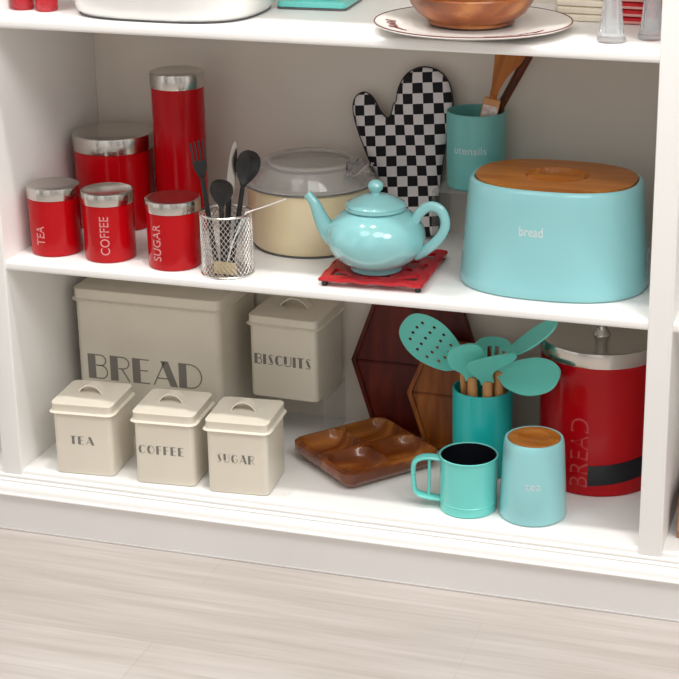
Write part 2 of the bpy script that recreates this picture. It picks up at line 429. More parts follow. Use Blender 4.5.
# ================================================================== CREAM TINS
def tin(name, label, loc, rz, hx, hy, H, lidh, word, wspec, rr=.9, handle=True, ink='ink', group=None, gap=.14, thin=1.):
    t = thing(name, label, 'tin', loc, rz, group)
    zl = H - lidh; b = NB()
    loft(b, [rrect(hx - .25, hy - .25, rr, 0), rrect(hx - .05, hy - .05, rr, .12), rrect(hx, hy, rr, .35), rrect(hx, hy, rr, zl + .35)])
    obj('body', b, 'cream', t)
    b = NB(); e = .5
    loft(b, [rrect(hx + .1, hy + .1, rr, zl - .05), rrect(hx + e, hy + e, rr + .3, zl - .04), rrect(hx + e + .14, hy + e + .14, rr + .4, zl + .1), rrect(hx + e, hy + e, rr + .3, zl + .26),
             rrect(hx + .2, hy + .2, rr + .1, zl + .34), rrect(hx + .18, hy + .18, rr + .1, H - .34), rrect(hx + .24, hy + .24, rr + .15, H - .2), rrect(hx + .16, hy + .16, rr + .1, H - .06), rrect(hx - .1, hy - .1, rr, H),
             rrect(hx - .7, hy - .7, rr, H - .02), rrect(hx - 1.6, hy - 1.6, rr, H + .16)])
    lid = obj('lid', b, 'cream', t)
    if handle:
        b = NB(); w = .85; hs = hx * .42; hh = 1.6
        pts = [(-hs + (2 * hs) * i / 14, hh * math.sin(PI * i / 14) ** .7) for i in range(15)]
        P = [Vector((x, z)) for x, z in pts]; loops = []
        for i, p in enumerate(P):
            tt = (P[min(i + 1, 14)] - P[max(i - 1, 0)]).normalized(); nn = Vector((-tt.y, tt.x)) * .13
            q, r = p + nn, p - nn
            loops.append([(q.x, -w, H + .1 + q.y), (q.x, w, H + .1 + q.y), (r.x, w, H + .1 + r.y), (r.x, -w, H + .1 + r.y)])
        loft(b, loops); obj('handle', b, 'cream', lid)
    x, z, w, h = wspec
    b = deco(NB(), word, x, z, w, h, lambda u, v, o: (u, -hy - o, v), gap, thin=thin)
    obj('lettering', b, ink, t, label='dark printed capitals spelling ' + word)
    return t
import math as _m
def base_c(fl, rz, hx, hy):
    c, s = _m.cos(_m.radians(rz)), _m.sin(_m.radians(rz)); return (fl[0] + hx * c - hy * s, fl[1] + hx * s + hy * c)
for word, fl, fr, rz, ws in (('TEA', 6.0, 17.0, 4.5, (-2.2, 5.5, 4.1, 1.45)), ('COFFEE', 20.7, 31.0, 4.5, (-4.4, 5.4, 7.8, 1.5)), ('SUGAR', 33.6, 43.8, 4.5, (-3.4, 5.5, 6.3, 1.5))):
    hx = 5.15; cx, cy = base_c((fl, {'TEA': .55, 'COFFEE': .6, 'SUGAR': .6}[word]), rz, hx, hx)
    tin('storage_tin', {'TEA': 'small square cream lidded tin lettered TEA on the bottom shelf', 'COFFEE': 'small square cream lidded tin lettered COFFEE on the bottom shelf', 'SUGAR': 'small square cream lidded tin lettered SUGAR on the bottom shelf'}[word],
        (cx, cy, S3), rz, hx, hx, 12.8, 1.8, word, ws, group='small square cream storage tins', gap=.22, thin=.75)
tin('bread_tin', 'large rectangular cream tin lettered BREAD behind the small cream tins', (15.7, 26.6, S3), 0, 13.55, 8.6, 26.9, 2.2, 'BREAD', (-11.6, 10.3, 21.6, 4.6), 1.2, False, 'ink_grey', gap=.10, thin=1.)
tin('biscuit_tin', 'square cream tin lettered BISCUITS raised at the back beside the bread tin', (39.35, 28.4, S3 + 8.5), -2.5, 6.25, 6.25, 14.95, 1.75, 'BISCUITS', (-5.35, 6.1, 10.6, 1.85), 1.0, gap=.12, thin=1.6)
def riser(label, x0, x1, y0, y1, z, h):
    t = thing('acrylic_riser', label, 'display riser', ((x0 + x1) / 2, (y0 + y1) / 2, z)); w, d = (x1 - x0) / 2, (y1 - y0) / 2
    obj('top_panel', box(NB(), -w, w, -d, d, h - .3, h, .05), 'acrylic', t)
    for s in (-1, 1): obj('side_panel', box(NB(), s * w - (.3 if s > 0 else 0), s * w + (0 if s > 0 else .3), -d, d, 0, h - .32, .04), 'acrylic', t)
riser('clear acrylic riser under the cream BISCUITS tin', 32.8, 46.0, 23.9, 34.9, S3, 8.48)
riser('clear acrylic riser under the aqua utensils pot', 65.0, 77.6, 24.6, 35.2, S2, 10.15)

# ================================================================== RED CANISTERS
def canister(label, loc, r, H, lidh, word=None, az=0, wsize=None, group=None, zc=4., knob=False):
    t = thing('canister', label, 'canister', loc, 0, group); zl = H - lidh
    obj('body', lathe(NB(), [(0, 0), (r - .35, 0), (r - .1, .1), (r, .4), (r, zl + .05), (r - .3, zl + .3), (0, zl + .3)]), 'red', t)
    lid = obj('lid', lathe(NB(), [(0, zl + .31), (r - .29, zl + .31), (r - .2, zl + .08), (r + .12, zl + .08), (r + .15, zl + .2), (r + .15, H - .3), (r + .08, H - .08), (r - .15, H), (r - .4, H - .03), (r - .7, H - .12), (0, H - .1)]), 'steel', t, label='brushed steel lid')
    if knob:
        obj('knob', lathe(NB(), [(0, H - .12), (1.5, H - .12), (1.45, H + .1), (1.0, H + .7), (.75, H + 1.4), (.9, H + 2.2), (1.35, H + 2.9), (1.35, H + 3.3), (1.0, H + 3.6), (0, H + 3.7)], 32), 'steel', lid)
    if word:
        b = sans(NB(), word, wsize[0], wsize[1], on_cyl(r, az, zc), True, 0.0, .05)
        obj('lettering', b, 'silver_print', t, label='thin silver capitals spelling ' + word)
    return t
canister('small red canister with steel lid lettered TEA beside the left post', (5.4, 7.7, S2), 4.2, 11.4, 2.05, 'TEA', -9, (3.2, 1.5), 'small red canisters with steel lids', 3.6)
canister('small red canister with steel lid lettered COFFEE', (15.4, 7.1, S2), 4.15, 11.4, 2.05, 'COFFEE', 15, (6.4, 1.5), 'small red canisters with steel lids', 4.6)
canister('small red canister with steel lid lettered SUGAR beside the wire caddy', (27.25, 6.2, S2), 4.3, 11.2, 2.0, 'SUGAR', -16, (6.0, 1.5), 'small red canisters with steel lids', 4.6)
canister('wide red canister with steel lid behind the TEA and COFFEE canisters', (8.0, 25.2, S2), 6.75, 16.3, 2.8)
canister('tall slim red canister with steel lid standing at the back', (20.4, 25.3, S2), 4.42, 27.4, 2.6)
rb = canister('large red bread crock with steel lid and knob in the lower right corner', (93.7, 25.7, S3), 9.9, 24.9, 2.6, knob=True)
rb['category'] = 'bread bin'
b = sans(NB(), 'BREAD', 12.0, 3.0, on_cyl(9.9, -8, 7.6), True, -.012); obj('lettering', b, 'emboss', rb, label='raised thin outlined capitals spelling BREAD')
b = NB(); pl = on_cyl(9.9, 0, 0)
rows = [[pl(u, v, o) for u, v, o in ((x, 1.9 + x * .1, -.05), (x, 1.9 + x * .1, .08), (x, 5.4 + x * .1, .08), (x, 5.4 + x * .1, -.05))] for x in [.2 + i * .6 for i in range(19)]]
loft(b, rows); obj('black_patch', b, 'black_int', rb, label='glossy black rectangular patch near the base')  # thin black rectangle curved over the crock's lower front

# ================================================================== WIRE CADDY AND CUTLERY
cad = thing('wire_caddy', 'silver wire mesh cutlery caddy at the front of the middle shelf', 'caddy', (37.0, 4.55, S2))
R_, H_ = 4.05, 10.1
b = NB()
for s in (-1, 1):
    for k in range(34):
        pts = []
        for i in range(13):
            a = 2 * PI * k / 34 + s * i / 12 * 1.75; pts.append((R_ * math.cos(a), R_ * math.sin(a), .35 + (H_ - .6) * i / 12))
        tube(b, pts, .055, 4)
obj('mesh_wall', b, 'chrome', cad, 60)
for nm, z, r in (('top_rim', H_ - .2, .2), ('bottom_rim', .2, .2)):
    obj(nm, tube(NB(), [(R_ * math.cos(2 * PI * i / 48), R_ * math.sin(2 * PI * i / 48), z) for i in range(48)], r, 8, closed=True), 'chrome', cad)
obj('base_plate', lathe(NB(), [(0, .12), (R_ - .1, .12), (R_ - .1, .28), (0, .28)], 40), 'chrome', cad)
tg = thing('paper_tag', 'cream card tag on a white string inside the wire caddy', 'tag', (37.7, 4.1, S2 + .4))
obj('card', box(NB(), -1.9, 1.9, -2.35, -2.2, .1, 2.1, .04), 'card', tg)
obj('string', tube(NB(), spline([(0.3, -2.1, 2.0), (1.2, -1.2, 5.5), (2.6, .2, 9.2), (3.1, .6, 9.75), (5.4, 2.4, 10.4), (7.7, 5.2, 11.0)], 6), .11, 6), 'string', tg)

def spoonish(name, label, base, neck, tip, face, head, m, handle_r=.42, group=None, cat='spoon', neck_m=None):
    """a handle from base to neck and a head from neck to tip; head: w (width), shape (unit outline), cup, th, holes"""
    t = thing(name, label, cat, (0, 0, 0), 0, group)
    frame(t, base, neck, face); L = (Vector(neck) - Vector(base)).length; hl = (Vector(tip) - Vector(neck)).length; w = head['w'] / 2
    cup = head.get('cup', .5); th = head.get('th', .22); hr = handle_r
    obj('handle', tube(NB(), [(0, 0, 0), (0, 0, 1), (0, 0, L * .6), (0, 0, L), (0, 0, L + .25)], [hr * .9, hr, hr, hr * .9, hr * .7], 12, up=(1, 0, 0)), neck_m or m, t)
    out = spline([(p[0] * w, p[1] * hl, 0) for p in head['shape']], 5, True)
    out = [(p.x, p.y) for p in out]; ed = edge_dist(out)
    def dep(u, v):
        d = min(ed(u, v) / w, 1.); return cup * (1 - (1 - d) ** 2)
    holes = [[(p[0] * w, p[1] * hl) for p in h] for h in head.get('holes', [])]
    b = slab(NB(), out, holes, lambda u, v: (u, dep(u, v) - th / 2, v), lambda u, v: (u, dep(u, v) + th / 2, v), head.get('step', .55))
    ho = obj(head.get('part', 'bowl'), b, m, t, 50)
    hf = bpy.data.objects.new('tmp', None); frame(hf, neck, tip, face)
    mw = Matrix.Translation(hf.location) @ hf.rotation_euler.to_matrix().to_4x4()
    mr_ = Matrix.Translation(t.location) @ t.rotation_euler.to_matrix().to_4x4()
    lm = mr_.inverted() @ mw; ho.location = lm.to_translation(); ho.rotation_euler = lm.to_euler()
    bpy.data.objects.remove(hf)
    return t
SP = [(0, -.02), (.22, -.02), (.3, .06), (.62, .22), (.96, .52), (.85, .82), (.45, .97), (0, 1), (-.45, .97), (-.85, .82), (-.96, .52), (-.62, .22), (-.3, .06), (-.22, -.02)]
CAMDIR = (.30, -.88, .36)
spoonish('serving_spoon', 'tall black spoon with an upright oval bowl in the wire caddy', (37.0, 6.0, S2 + .6), (39.0, 7.2, FL + 50.8), (40.4, 8.0, FL + 56.3), (.2, -.95, .25), dict(len=5.9, w=4.0, shape=SP, cup=.9), 'black', .42, 'cutlery in the wire caddy')
spoonish('serving_spoon', 'short black spoon with a bowl leaning forward in the wire caddy', (36.6, 3.7, S2 + .6), (36.8, 3.4, FL + 48.3), (37.4, 2.6, FL + 52.8), (.25, -.8, .55), dict(len=5.1, w=3.8, shape=SP, cup=.8), 'black', .42, 'cutlery in the wire caddy')
kn = thing('table_knife', 'silver blade knife standing behind the black spoons in the caddy', 'knife', group='cutlery in the wire caddy')
frame(kn, (35.6, 7.1, S2 + .6), (36.6, 8.6, FL + 55.0), (.5, -.85, .2))
obj('handle', tube(NB(), [(0, 0, 0), (0, 0, 5), (0, 0, 11.5)], [.5, .5, .42], 10, (1, .6), up=(1, 0, 0)), 'black', kn)
bl = [(p.x, p.y) for p in spline([(-.42, 10.6, 0), (.45, 10.6, 0), (.85, 13, 0), (.95, 16, 0), (.9, 18.4, 0), (.5, 19.8, 0), (-.1, 18.2, 0), (-.5, 14, 0)], 4, True)]
obj('blade', slab(NB(), bl, [], lambda u, v: (u, -.09 + .06 * min(1, max(0, u)), v), lambda u, v: (u, .09 - .06 * min(1, max(0, u)), v), .8), 'steel', kn, label='silver blade')
fk = thing('serving_fork', 'black fork with upright tines at the left side of the caddy', 'fork', group='cutlery in the wire caddy')
frame(fk, (35.1, 4.7, S2 + .6), (31.9, 6.3, FL + 56.4), (.3, -.9, .3)); FKS = .72
obj('handle', tube(NB(), [(0, 0, 0), (0, 0, 8), (0, 0, 14.6)], [.42, .42, .36], 10, up=(1, 0, 0)), 'black', fk)
out = [(-.3, 14), (.3, 14), (1.0, 15.2), (1.55, 16.2)]
for k in range(4):  # tines
    x = 1.55 - k * .9; out += [(x, 20.4 - .1 * k), (x - .4, 20.4 - .1 * k)]
    if k < 3: out += [(x - .42, 17.2), (x - .88, 17.2)]
out += [(-1.55, 16.2), (-1.0, 15.2)]
out = [(x * FKS, y) for x, y in out]
obj('tines', slab(NB(), out, [], lambda u, v: (u, -.12 + .03 * (v - 17) ** 2, v), lambda u, v: (u, .12 + .03 * (v - 17) ** 2, v), .7), 'black', fk)

# ================================================================== CREAM POT WITH GLASS LID
pot = thing('casserole_pot', 'cream round casserole pot with a clear glass lid behind the teapot', 'pot', (44.4, 23.6, S2))
obj('body', lathe(NB(), [(0, 0), (8.8, 0), (9.6, .35), (10.1, 1.2), (10.45, 3.), (10.5, 9.5), (10.7, 10.1), (10.7, 10.5), (10.4, 10.6), (10.1, 9.9), (10.0, 3), (9.2, .9), (0, .6)], 72), 'cream_pot', pot)
obj('base_ring', lathe(NB(), [(8.7, -.0), (9.55, .0), (9.72, .22), (9.72, .3), (9.4, .3), (8.7, .25), (8.7, 0)], 72), 'rim_grey', pot)
lid = obj('lid', lathe(NB(), [(0, 14.0), (8.4, 14.0), (8.9, 13.7), (9.6, 12.5), (10.2, 11.4), (11.0, 11.05), (11.15, 10.9), (11.0, 10.7), (10.0, 10.7), (9.3, 11.9), (8.6, 13.1), (8.2, 13.55), (0, 13.55)], 72), 'lid_glass', pot, label='clear glass lid')
obj('lid_rim', tube(NB(), [(11.1 * math.cos(2 * PI * i / 72), 11.1 * math.sin(2 * PI * i / 72), 10.9) for i in range(72)], .13, 8, closed=True), 'rim_grey', lid, label='thin dark rim')
obj('grip_ring', lathe(NB(), [(6.6, 14.02), (7.5, 14.02), (7.4, 14.35), (7.1, 14.5), (6.7, 14.35), (6.6, 14.02)], 60), 'lid_glass', lid)
b = NB(); random.seed(3); rows = []
for j in range(9):
    t = j / 8.; row = []
    for i in range(26):
        a = 2 * PI * i / 26; r = .5 + 2.0 * t + .55 * t * math.sin(a * 7 + j) + random.uniform(-.25, .25) * t
        row.append((7.4 + 2.6 * t + r * math.cos(a) * .75, -4.0 + r * math.sin(a) * .7, 12.4 + t * 2.3 + r * .45 * math.cos(a * 3 + 1) * t))
    rows.append(row)
loft(b, rows, True, False); obj('wrap_tuft', b, 'film', pot, 180, label='crumpled tuft of clear wrapping film')

# ================================================================== TEAPOT AND TRIVET
tv = thing('trivet', 'red pierced iron trivet under the aqua teapot', 'trivet', (61.0, 11.3, S2), 3.)
def sq(hx, hy): return [(p[0], p[1]) for p in rrect(hx, hy, .5, 0, 3)]
TX, TY = 8.05, 9.0
holes = []
for sx in (-1, 1):
    for sy in (-1, 1):
        holes.append([(sx * 6.9, sy * 7.2), (sx * 3.4, sy * 7.2), (sx * 4.2, sy * 5.6), (sx * 5.7, sy * 4.6), (sx * 6.9, sy * 4.0)])
        holes.append(circle(sx * 4.3, sy * 2.0, 1.1, .65, 14, sx * sy * .7)); holes.append(circle(sx * 1.6, sy * 5.4, 1.25, .7, 14, sx * sy * -.5 + PI / 2))
for k in range(8):
    a = PI / 8 + k * PI / 4; holes.append(circle(1.9 * math.cos(a), 1.9 * math.sin(a), .75, .42, 12, a))
for s in (-1, 1):
    holes.append(circle(s * 6.5, 0, 1.6, .45, 14, PI / 2)); holes.append(circle(0, s * 7.5, 1.5, .38, 14))
obj('plate', slab(NB(), sq(TX, TY), holes, lambda u, v: (u, v, 1.35), lambda u, v: (u, v, .8), 1.2), 'red_iron', tv)
b = NB()
for (x0, y0, x1, y1) in ((-TX, -TY, TX, -TY), (TX, -TY, TX, TY), (TX, TY, -TX, TY), (-TX, TY, -TX, -TY)):
    tube(b, [(x0 + (x1 - x0) * i / 24, y0 + (y1 - y0) * i / 24, 1.1 + .12 * math.sin(i * PI / 3)) for i in range(25)], .3, 8)
obj('rim', b, 'red_iron', tv)
for sx in (-1, 1):
    for sy in (-1, 1): obj('foot', lathe(NB(), [(0, 0), (.45, 0), (.5, .15), (.5, .85), (0, .85)], 16, (sx * 7.45, sy * 8.4)), 'black', tv, label='black foot')
tp = thing('teapot', 'round aqua ceramic teapot on the red trivet', 'teapot', (60.5, 8.7, S2 + 1.36))
rp_ = 7.75
body = [(0, 0), (3.9, 0), (4.1, .12), (4.1, .5), (3.95, .7)]
for i in range(1, 20):
    a = math.radians(-58 + i * 6.3); body.append((rp_ * math.cos(a) ** .92 if math.cos(a) > 0 else 0, 5.0 + 4.95 * math.sin(a)))
body = [p for p in body if p[0] > 0 or p[1] == 0]
body += [(4.75, 9.35), (4.75, 9.75), (4.5, 9.85), (4.2, 9.7), (4.1, 9.3), (0, 9.0)]
obj('body', lathe(NB(), body, 72), 'blue_ceramic', tp)
lidp = obj('lid', lathe(NB(), [(0, 9.5), (4.1, 9.72), (4.6, 9.75), (4.72, 9.92), (4.6, 10.1), (4.0, 10.35), (3.1, 10.85), (1.8, 11.35), (.8, 11.5), (0, 11.5)], 64), 'blue_ceramic', tp)
obj('knob', lathe(NB(), [(0, 11.4), (.75, 11.4), (.7, 11.8), (1.1, 12.2), (1.25, 12.75), (1.05, 13.25), (.6, 13.55), (0, 13.65)], 32), 'blue_ceramic', lidp)
sp = spline([(-5.2, 0, 3.6), (-7.6, 0, 5.0), (-9.0, 0, 7.2), (-10.0, 0, 9.4), (-11.2, 0, 10.8)], 6)
n = len(sp); obj('spout', tube(NB(), sp, [2.0 - 1.3 * min(1, i / (n - 1) * 1.15) ** .8 for i in range(n)], 20), 'blue_ceramic', tp)
hp = spline([(6.2, 0, 7.6), (7.0, 0, 9.0), (8.6, 0, 10.1), (10.3, 0, 9.7), (11.1, 0, 8.0), (10.7, 0, 6.2), (9.2, 0, 4.4), (7.4, 0, 3.0), (6.2, 0, 2.4)], 7)
obj('handle', tube(NB(), hp, .62, 16, (1., 1.25), up=(0, 1, 0)), 'blue_ceramic', tp)
tp.rotation_euler = (0, 0, math.radians(2)); tp.scale = (1, 1, 1.06)

# ================================================================== OVEN MITT
mt = thing('oven_mitt', 'black and white checked oven mitt leaning on the back panel', 'oven mitt', (58.6, 30.6, S2 + .45))
mt.rotation_euler = (math.radians(-7.2), math.radians(-1.), 0)
mo = [(5.0, 0), (5.15, 6), (5.55, 12), (6.35, 18), (7.05, 22), (7.1, 25.2), (6.2, 28.0), (4.2, 29.7), (1.6, 30.0), (-.8, 28.7), (-2.2, 26.2), (-2.65, 23.2), (-3.1, 21.2), (-3.9, 20.9), (-5.0, 22.2), (-6.3, 24.4), (-7.8, 25.2), (-9.3, 24.2), (-9.7, 22.0), (-8.9, 18.6), (-7.4, 14.6), (-5.9, 11.0), (-5.1, 7.0), (-4.9, 0)]
ol = [(p.x, p.y) for p in spline([(x, y, 0) for x, y in mo], 4, True)]
ol = [(x + (.75 if x > -2.6 and y > 4 else .3), max(y * .94, 0)) for x, y in ol]
ed = edge_dist(ol)
pf = lambda u, v: .12 + 1.25 * (1 - (1 - min(ed(u, v) / 3.2, 1)) ** 2) ** .5 * (.75 + .25 * math.sin(u * .6 + v * .35))
obj('quilted_body', slab(NB(), ol, [], lambda u, v: (u, -pf(u, v), v), lambda u, v: (u, pf(u, v) * .45, v), .75), 'check', mt, 70)
obj('piping', tube(NB(), [(x, -.1, z) for x, z in ol], .14, 8, closed=True), 'black', mt, label='black edge piping')

# ================================================================== UTENSILS POT
def potshell(r0, r1, h, wall=.3):
    return lathe(NB(), [(0, 0), (r0 - .3, 0), (r0, .3), (r1, h - .15), (r1 - .1, h), (r1 - wall, h), (r1 - wall - .05, h - .3), (r0 - wall, .8), (0, .6)], 64)
up_ = thing('utensil_pot', 'aqua pot lettered utensils on the clear riser beside the oven mitt', 'utensil pot', (71.05, 29.85, S2 + 10.17))
obj('body', potshell(4.75, 4.88, 12.6), 'blue_pot', up_)
obj('lettering', sans(NB(), 'utensils', 5.6, 1.25, on_cyl(4.81, 2, 6.9), False, .0), 'white_print', up_, label='white lettering spelling utensils')
ws = thing('wooden_spatula', 'orange wooden spatula with a label standing in the aqua utensils pot', 'spatula')
frame(ws, (70.9, 27.9, S2 + 11.6), (76.7, 29.2, FL + 73.4), (.25, -.95, .1))
L = 26.0
obj('handle', tube(NB(), [(0, 0, 0), (0, 0, 9), (0, 0, 14.6)], [.6, .65, .55], 12, up=(1, 0, 0)), 'spoonwood', ws)
obj('collar', box(NB(), -1.35, 1.35, -.7, .7, 9.2, 14.0, .2, 2), 'beech', ws)
obj('label', box(NB(), -1.22, 1.22, -.78, -.705, 9.0, 12.9, .02, 1), 'paper', ws, label='white paper label with red print')
o2 = [(p.x, p.y) for p in spline([(-.5, 13.6, 0), (.5, 13.6, 0), (.8, 16, 0), (1.7, 18.5, 0), (3.2, 21, 0), (3.6, 24, 0), (2.6, 25.4, 0), (-.8, 25.2, 0), (-1.5, 22.5, 0), (-1.1, 19, 0), (-.7, 16, 0)], 4, True)]
obj('blade', slab(NB(), o2, [], lambda u, v: (u, -.25, v), lambda u, v: (u, .25, v), 1.), 'spoonwood', ws)
st = thing('wooden_stick', 'dark wooden utensil handle slanting right out of the aqua utensils pot', 'utensil')
frame(st, (68.9, 30.3, S2 + 11.9), (80.6, 32.2, FL + 71.8), (.2, -.95, .2))
obj('handle', tube(NB(), [(0, 0, 0), (0, 0, 8), (0, 0, 20), (0, 0, 25.2)], [.5, .6, .75, .75], 12, (1, .7), up=(1, 0, 0)), 'rosewood', st)
obj('end_cap', lathe(NB(), [(0, 25.15), (.82, 25.15), (.7, 25.5), (0, 25.65)], 16), 'rosewood', st)

# ================================================================== AQUA BREAD BIN
bb = thing('bread_bin', 'large oval aqua bread bin with wooden lid at the right of the middle shelf', 'bread bin', (87.7, 15.0, S2))
W0, D0, W1, D1, HB = 14.75, 11.1, 13.45, 10.0, 16.75
bs = [(W0 - .7, D0 - .7, 0), (W0 - .25, D0 - .25, .12), (W0, D0, .6)]
for i in range(1, 13): t = i / 13; bs.append((W0 + (W1 - W0) * t, D0 + (D1 - D0) * t, .6 + (HB - 1.6) * t))
bs += [(W1 - .02, D1 - .02, HB - .75), (W1 - .22, D1 - .22, HB - .25), (W1 - .6, D1 - .6, HB), (W1 - .85, D1 - .85, HB - .08), (W1 - .95, D1 - .95, HB - .5), (W1 - .95, D1 - .95, HB - 2.8)]
obj('body', oval(NB(), bs, 2.45), 'blue', bb)
lw, ld_ = W1 - 1.0, D1 - 1.0
lid = NB()
def lz(u, v):
    q = (u / 4.9) ** 2 + (v / 4.3) ** 2
    z = HB + .22
    if q < 1: z -= 1.9 * (1 - q) ** .4
    bar = abs(u) < 4.4 and abs(v) < .7
    if q < .97 and bar: z = HB + .05 - .3 * (abs(v) / .7) ** 4
    return z
lo = [(lw * math.copysign(abs(math.cos(a)) ** (2 / 2.45), math.cos(a)), ld_ * math.copysign(abs(math.sin(a)) ** (2 / 2.45), math.sin(a))) for a in [2 * PI * i / 96 for i in range(96)]]
slab(lid, lo, [], lambda u, v: (u, v, lz(u, v)), lambda u, v: (u, v, HB - 2.2), .3)
obj('lid', lid, 'bamboo', bb, 30, label='brown wooden lid with an oval finger recess')
fy = lambda z: (D0 + (D1 - D0) * (z - .6) / (HB - 1.6))
fx = lambda z: (W0 + (W1 - W0) * (z - .6) / (HB - 1.6))
def onbin(u, v, o):
    x = -1.6 + u; z = 10.6 + v; y = fy(z) * (1 - (abs(x) / fx(z)) ** 2.45) ** (1 / 2.45)
    return (x, -y - o, z)
obj('lettering', sans(NB(), 'bread', 3.7, 1.5, onbin, False, .015), 'white_print', bb, label='small white lettering spelling bread')

# ================================================================== BOTTOM SHELF: WOOD
def hexa(label, loc, R, h, inset, th, tilt, m, rz=0., lip=.9):
    t = thing('hexagonal_board', label, 'serving board', loc); t.rotation_euler = (math.radians(-tilt), 0, math.radians(rz))
    def P(k): return [(R - k, h), (R - inset - k * .45, 2 * h - k), (-R + inset + k * .45, 2 * h - k), (-R + k, h), (-R + inset + k * .45, k), (R - inset - k * .45, k)]
    for part, sg in (('lower_plank', -1), ('upper_plank', 1)):
        pts = [(-R, h + sg * .06), (R, h + sg * .06), (R - inset, h + sg * h), (-R + inset, h + sg * h)]
        b = NB(); loft(b, [[(x, -th, z) for x, z in pts], [(x, 0, z) for x, z in pts]])
        bmesh.ops.bevel(b, geom=b.edges[:], offset=.22, segments=2, affect='EDGES')
        obj(part, b, m, t)
    o, i = P(.05), P(lip)
    b = NB(); loft(b, [[(x, -th + .1, z) for x, z in o], [(x, -th - .5, z) for x, z in o], [(x, -th - .5, z) for x, z in i], [(x, -th + .1, z) for x, z in i]], False, False)
    obj('raised_edge', b, m, t, 20)
    return t
hexa('large dark mahogany hexagonal board leaning on the back panel', (59.9, 33.0, S3 + .25), 11.9, 12.7, 4.5, 1.4, 5.2, 'mahogany')
hexa('smaller amber hexagonal board leaning in front of the dark hexagonal board', (68.3, 28.4, S3 + .25), 8.7, 9.5, 3.7, 1.6, 8., 'walnut')
tr = thing('divided_tray', 'square acacia wooden tray with four hollows lying on the bottom shelf', 'tray', (54.9, 18.8, S3), 50.)
HS = 9.4
tl = [(x * 1., y) for x, y, _ in rrect(HS, HS, 2.2, 0, 7)]
dt = edge_dist(tl)
def topz(u, v):
    z = 3.4; cu, cv = abs(u) - 4.4, abs(v) - 4.4
    q = (abs(cu) / 4.12) ** 4. + (abs(cv) / 4.12) ** 4.
    if q < 1: z -= 2.3 * (1 - q) ** .6
    d = dt(u, v)
    if d < .4: z -= .3 * (1 - d / .4) ** 2
    return z
def botz(u, v):
    d = dt(u, v); return 0. + (1.7 * (1 - min(d / 2.2, 1)) ** 1.8)
obj('tray_body', slab(NB(), tl, [], lambda u, v: (u, v, topz(u, v)), lambda u, v: (u, v, botz(u, v)), .42), 'acacia', tr, 40)

# ================================================================== SILICONE UTENSILS AND HOLDER
hd = thing('utensil_holder', 'turquoise cylindrical holder full of silicone utensils on the bottom shelf', 'utensil holder', (74.7, 21.6, S3))
obj('body', potshell(5.0, 5.05, 15.0), 'teal_dark', hd)
G = 'teal silicone utensils in the turquoise holder'
HZ = S3 + 1.0
rows_ = [(-.45, .30), (-.15, .26), (.15, .26), (.45, .30), (-.62, .46), (-.32, .44), (0, .42), (.32, .44), (.62, .46), (-.62, .62), (-.32, .62), (0, .62), (.32, .62), (.62, .62), (-.45, .78), (-.15, .80), (.15, .80), (.45, .78)]
EL = [(0, -.03), (.2, -.02), (.34, .06), (.7, .2), (.97, .5), (.9, .76), (.55, .95), (0, 1), (-.55, .95), (-.9, .76), (-.97, .5), (-.7, .2), (-.34, .06), (-.2, -.02)]
spoonish('silicone_skimmer', 'teal silicone skimmer pierced with small holes leaning left in the holder', (72.4, 20.9, HZ), (71.6, 20.2, FL + 18.7), (62.4, 17.0, FL + 27.0), (.1, -.86, .45),
         dict(w=7.3, shape=EL, cup=.6, holes=[circle(x, z, .06, .026, 8) for x, z in rows_], part='head', step=.6), 'silicone', .62, G, 'skimmer', 'beech')
spoonish('silicone_spoon', 'small round headed teal silicone spoon at the front of the holder', (73.9, 19.5, HZ), (73.6, 18.8, FL + 17.5), (72.7, 16.0, FL + 24.2), (.2, -.94, .1),
         dict(w=6.2, shape=[(0, -.04), (.34, -.03), (.38, .06), (.5, .22), (.9, .42), (1, .66), (.8, .9), (.4, .99), (0, 1), (-.4, .99), (-.8, .9), (-1, .66), (-.9, .42), (-.5, .22), (-.38, .06), (-.34, -.03)], cup=.15, th=.4, part='head'), 'silicone', .9, G, 'spoon', 'beech')
spoonish('pasta_server', 'teal silicone pasta server with slots at the back of the holder', (75.4, 23.4, HZ), (75.6, 24.4, FL + 16.8), (75.1, 27.0, FL + 22.0), (.1, -.75, .65),
         dict(w=7.0, shape=EL, cup=.9, th=.4, part='head', step=.5, holes=[[(x - .1, .3), (x + .1, .3), (x + .1, .8 - abs(x) * .35), (x - .1, .8 - abs(x) * .35)] for x in (-.54, -.18, .18, .54)]), 'silicone', .7, G, 'pasta server', 'beech')
spoonish('silicone_spatula', 'teal silicone spatula with a wide flat edge turned right in the holder', (76.2, 19.5, HZ), (76.3, 18.4, FL + 17.2), (75.7, 15.2, FL + 22.0), (.1, -.9, .45),
         dict(w=5.4, shape=[(-.36, -.03), (.36, -.03), (.42, .25), (.75, .46), (1.5, .58), (2.1, .74), (2.2, .9), (1.5, 1.0), (.2, 1.06), (-.6, 1.02), (-.8, .88), (-.62, .5), (-.4, .2)], cup=.1, th=.45, part='head'), 'silicone', .9, G, 'spatula', 'beech')
spoonish('silicone_turner', 'narrow leaf shaped teal silicone turner rising to the upper right of the holder', (77.4, 23.0, HZ), (78.2, 23.2, FL + 20.6), (88.1, 15.8, FL + 29.5), (-.60, -.45, .67),
         dict(w=4.4, shape=EL, cup=.25, th=.35, part='head'), 'silicone', .6, G, 'turner', 'beech')
spoonish('silicone_ladle', 'broad teal silicone spoon hanging out to the right of the holder', (77.6, 20.6, HZ), (78.0, 19.5, FL + 18.6), (89.1, 13.4, FL + 21.0), (.1, -.75, .7),
         dict(w=7.0, shape=EL, cup=.5, th=.35, part='head'), 'silicone', .8, G, 'spoon', 'beech')

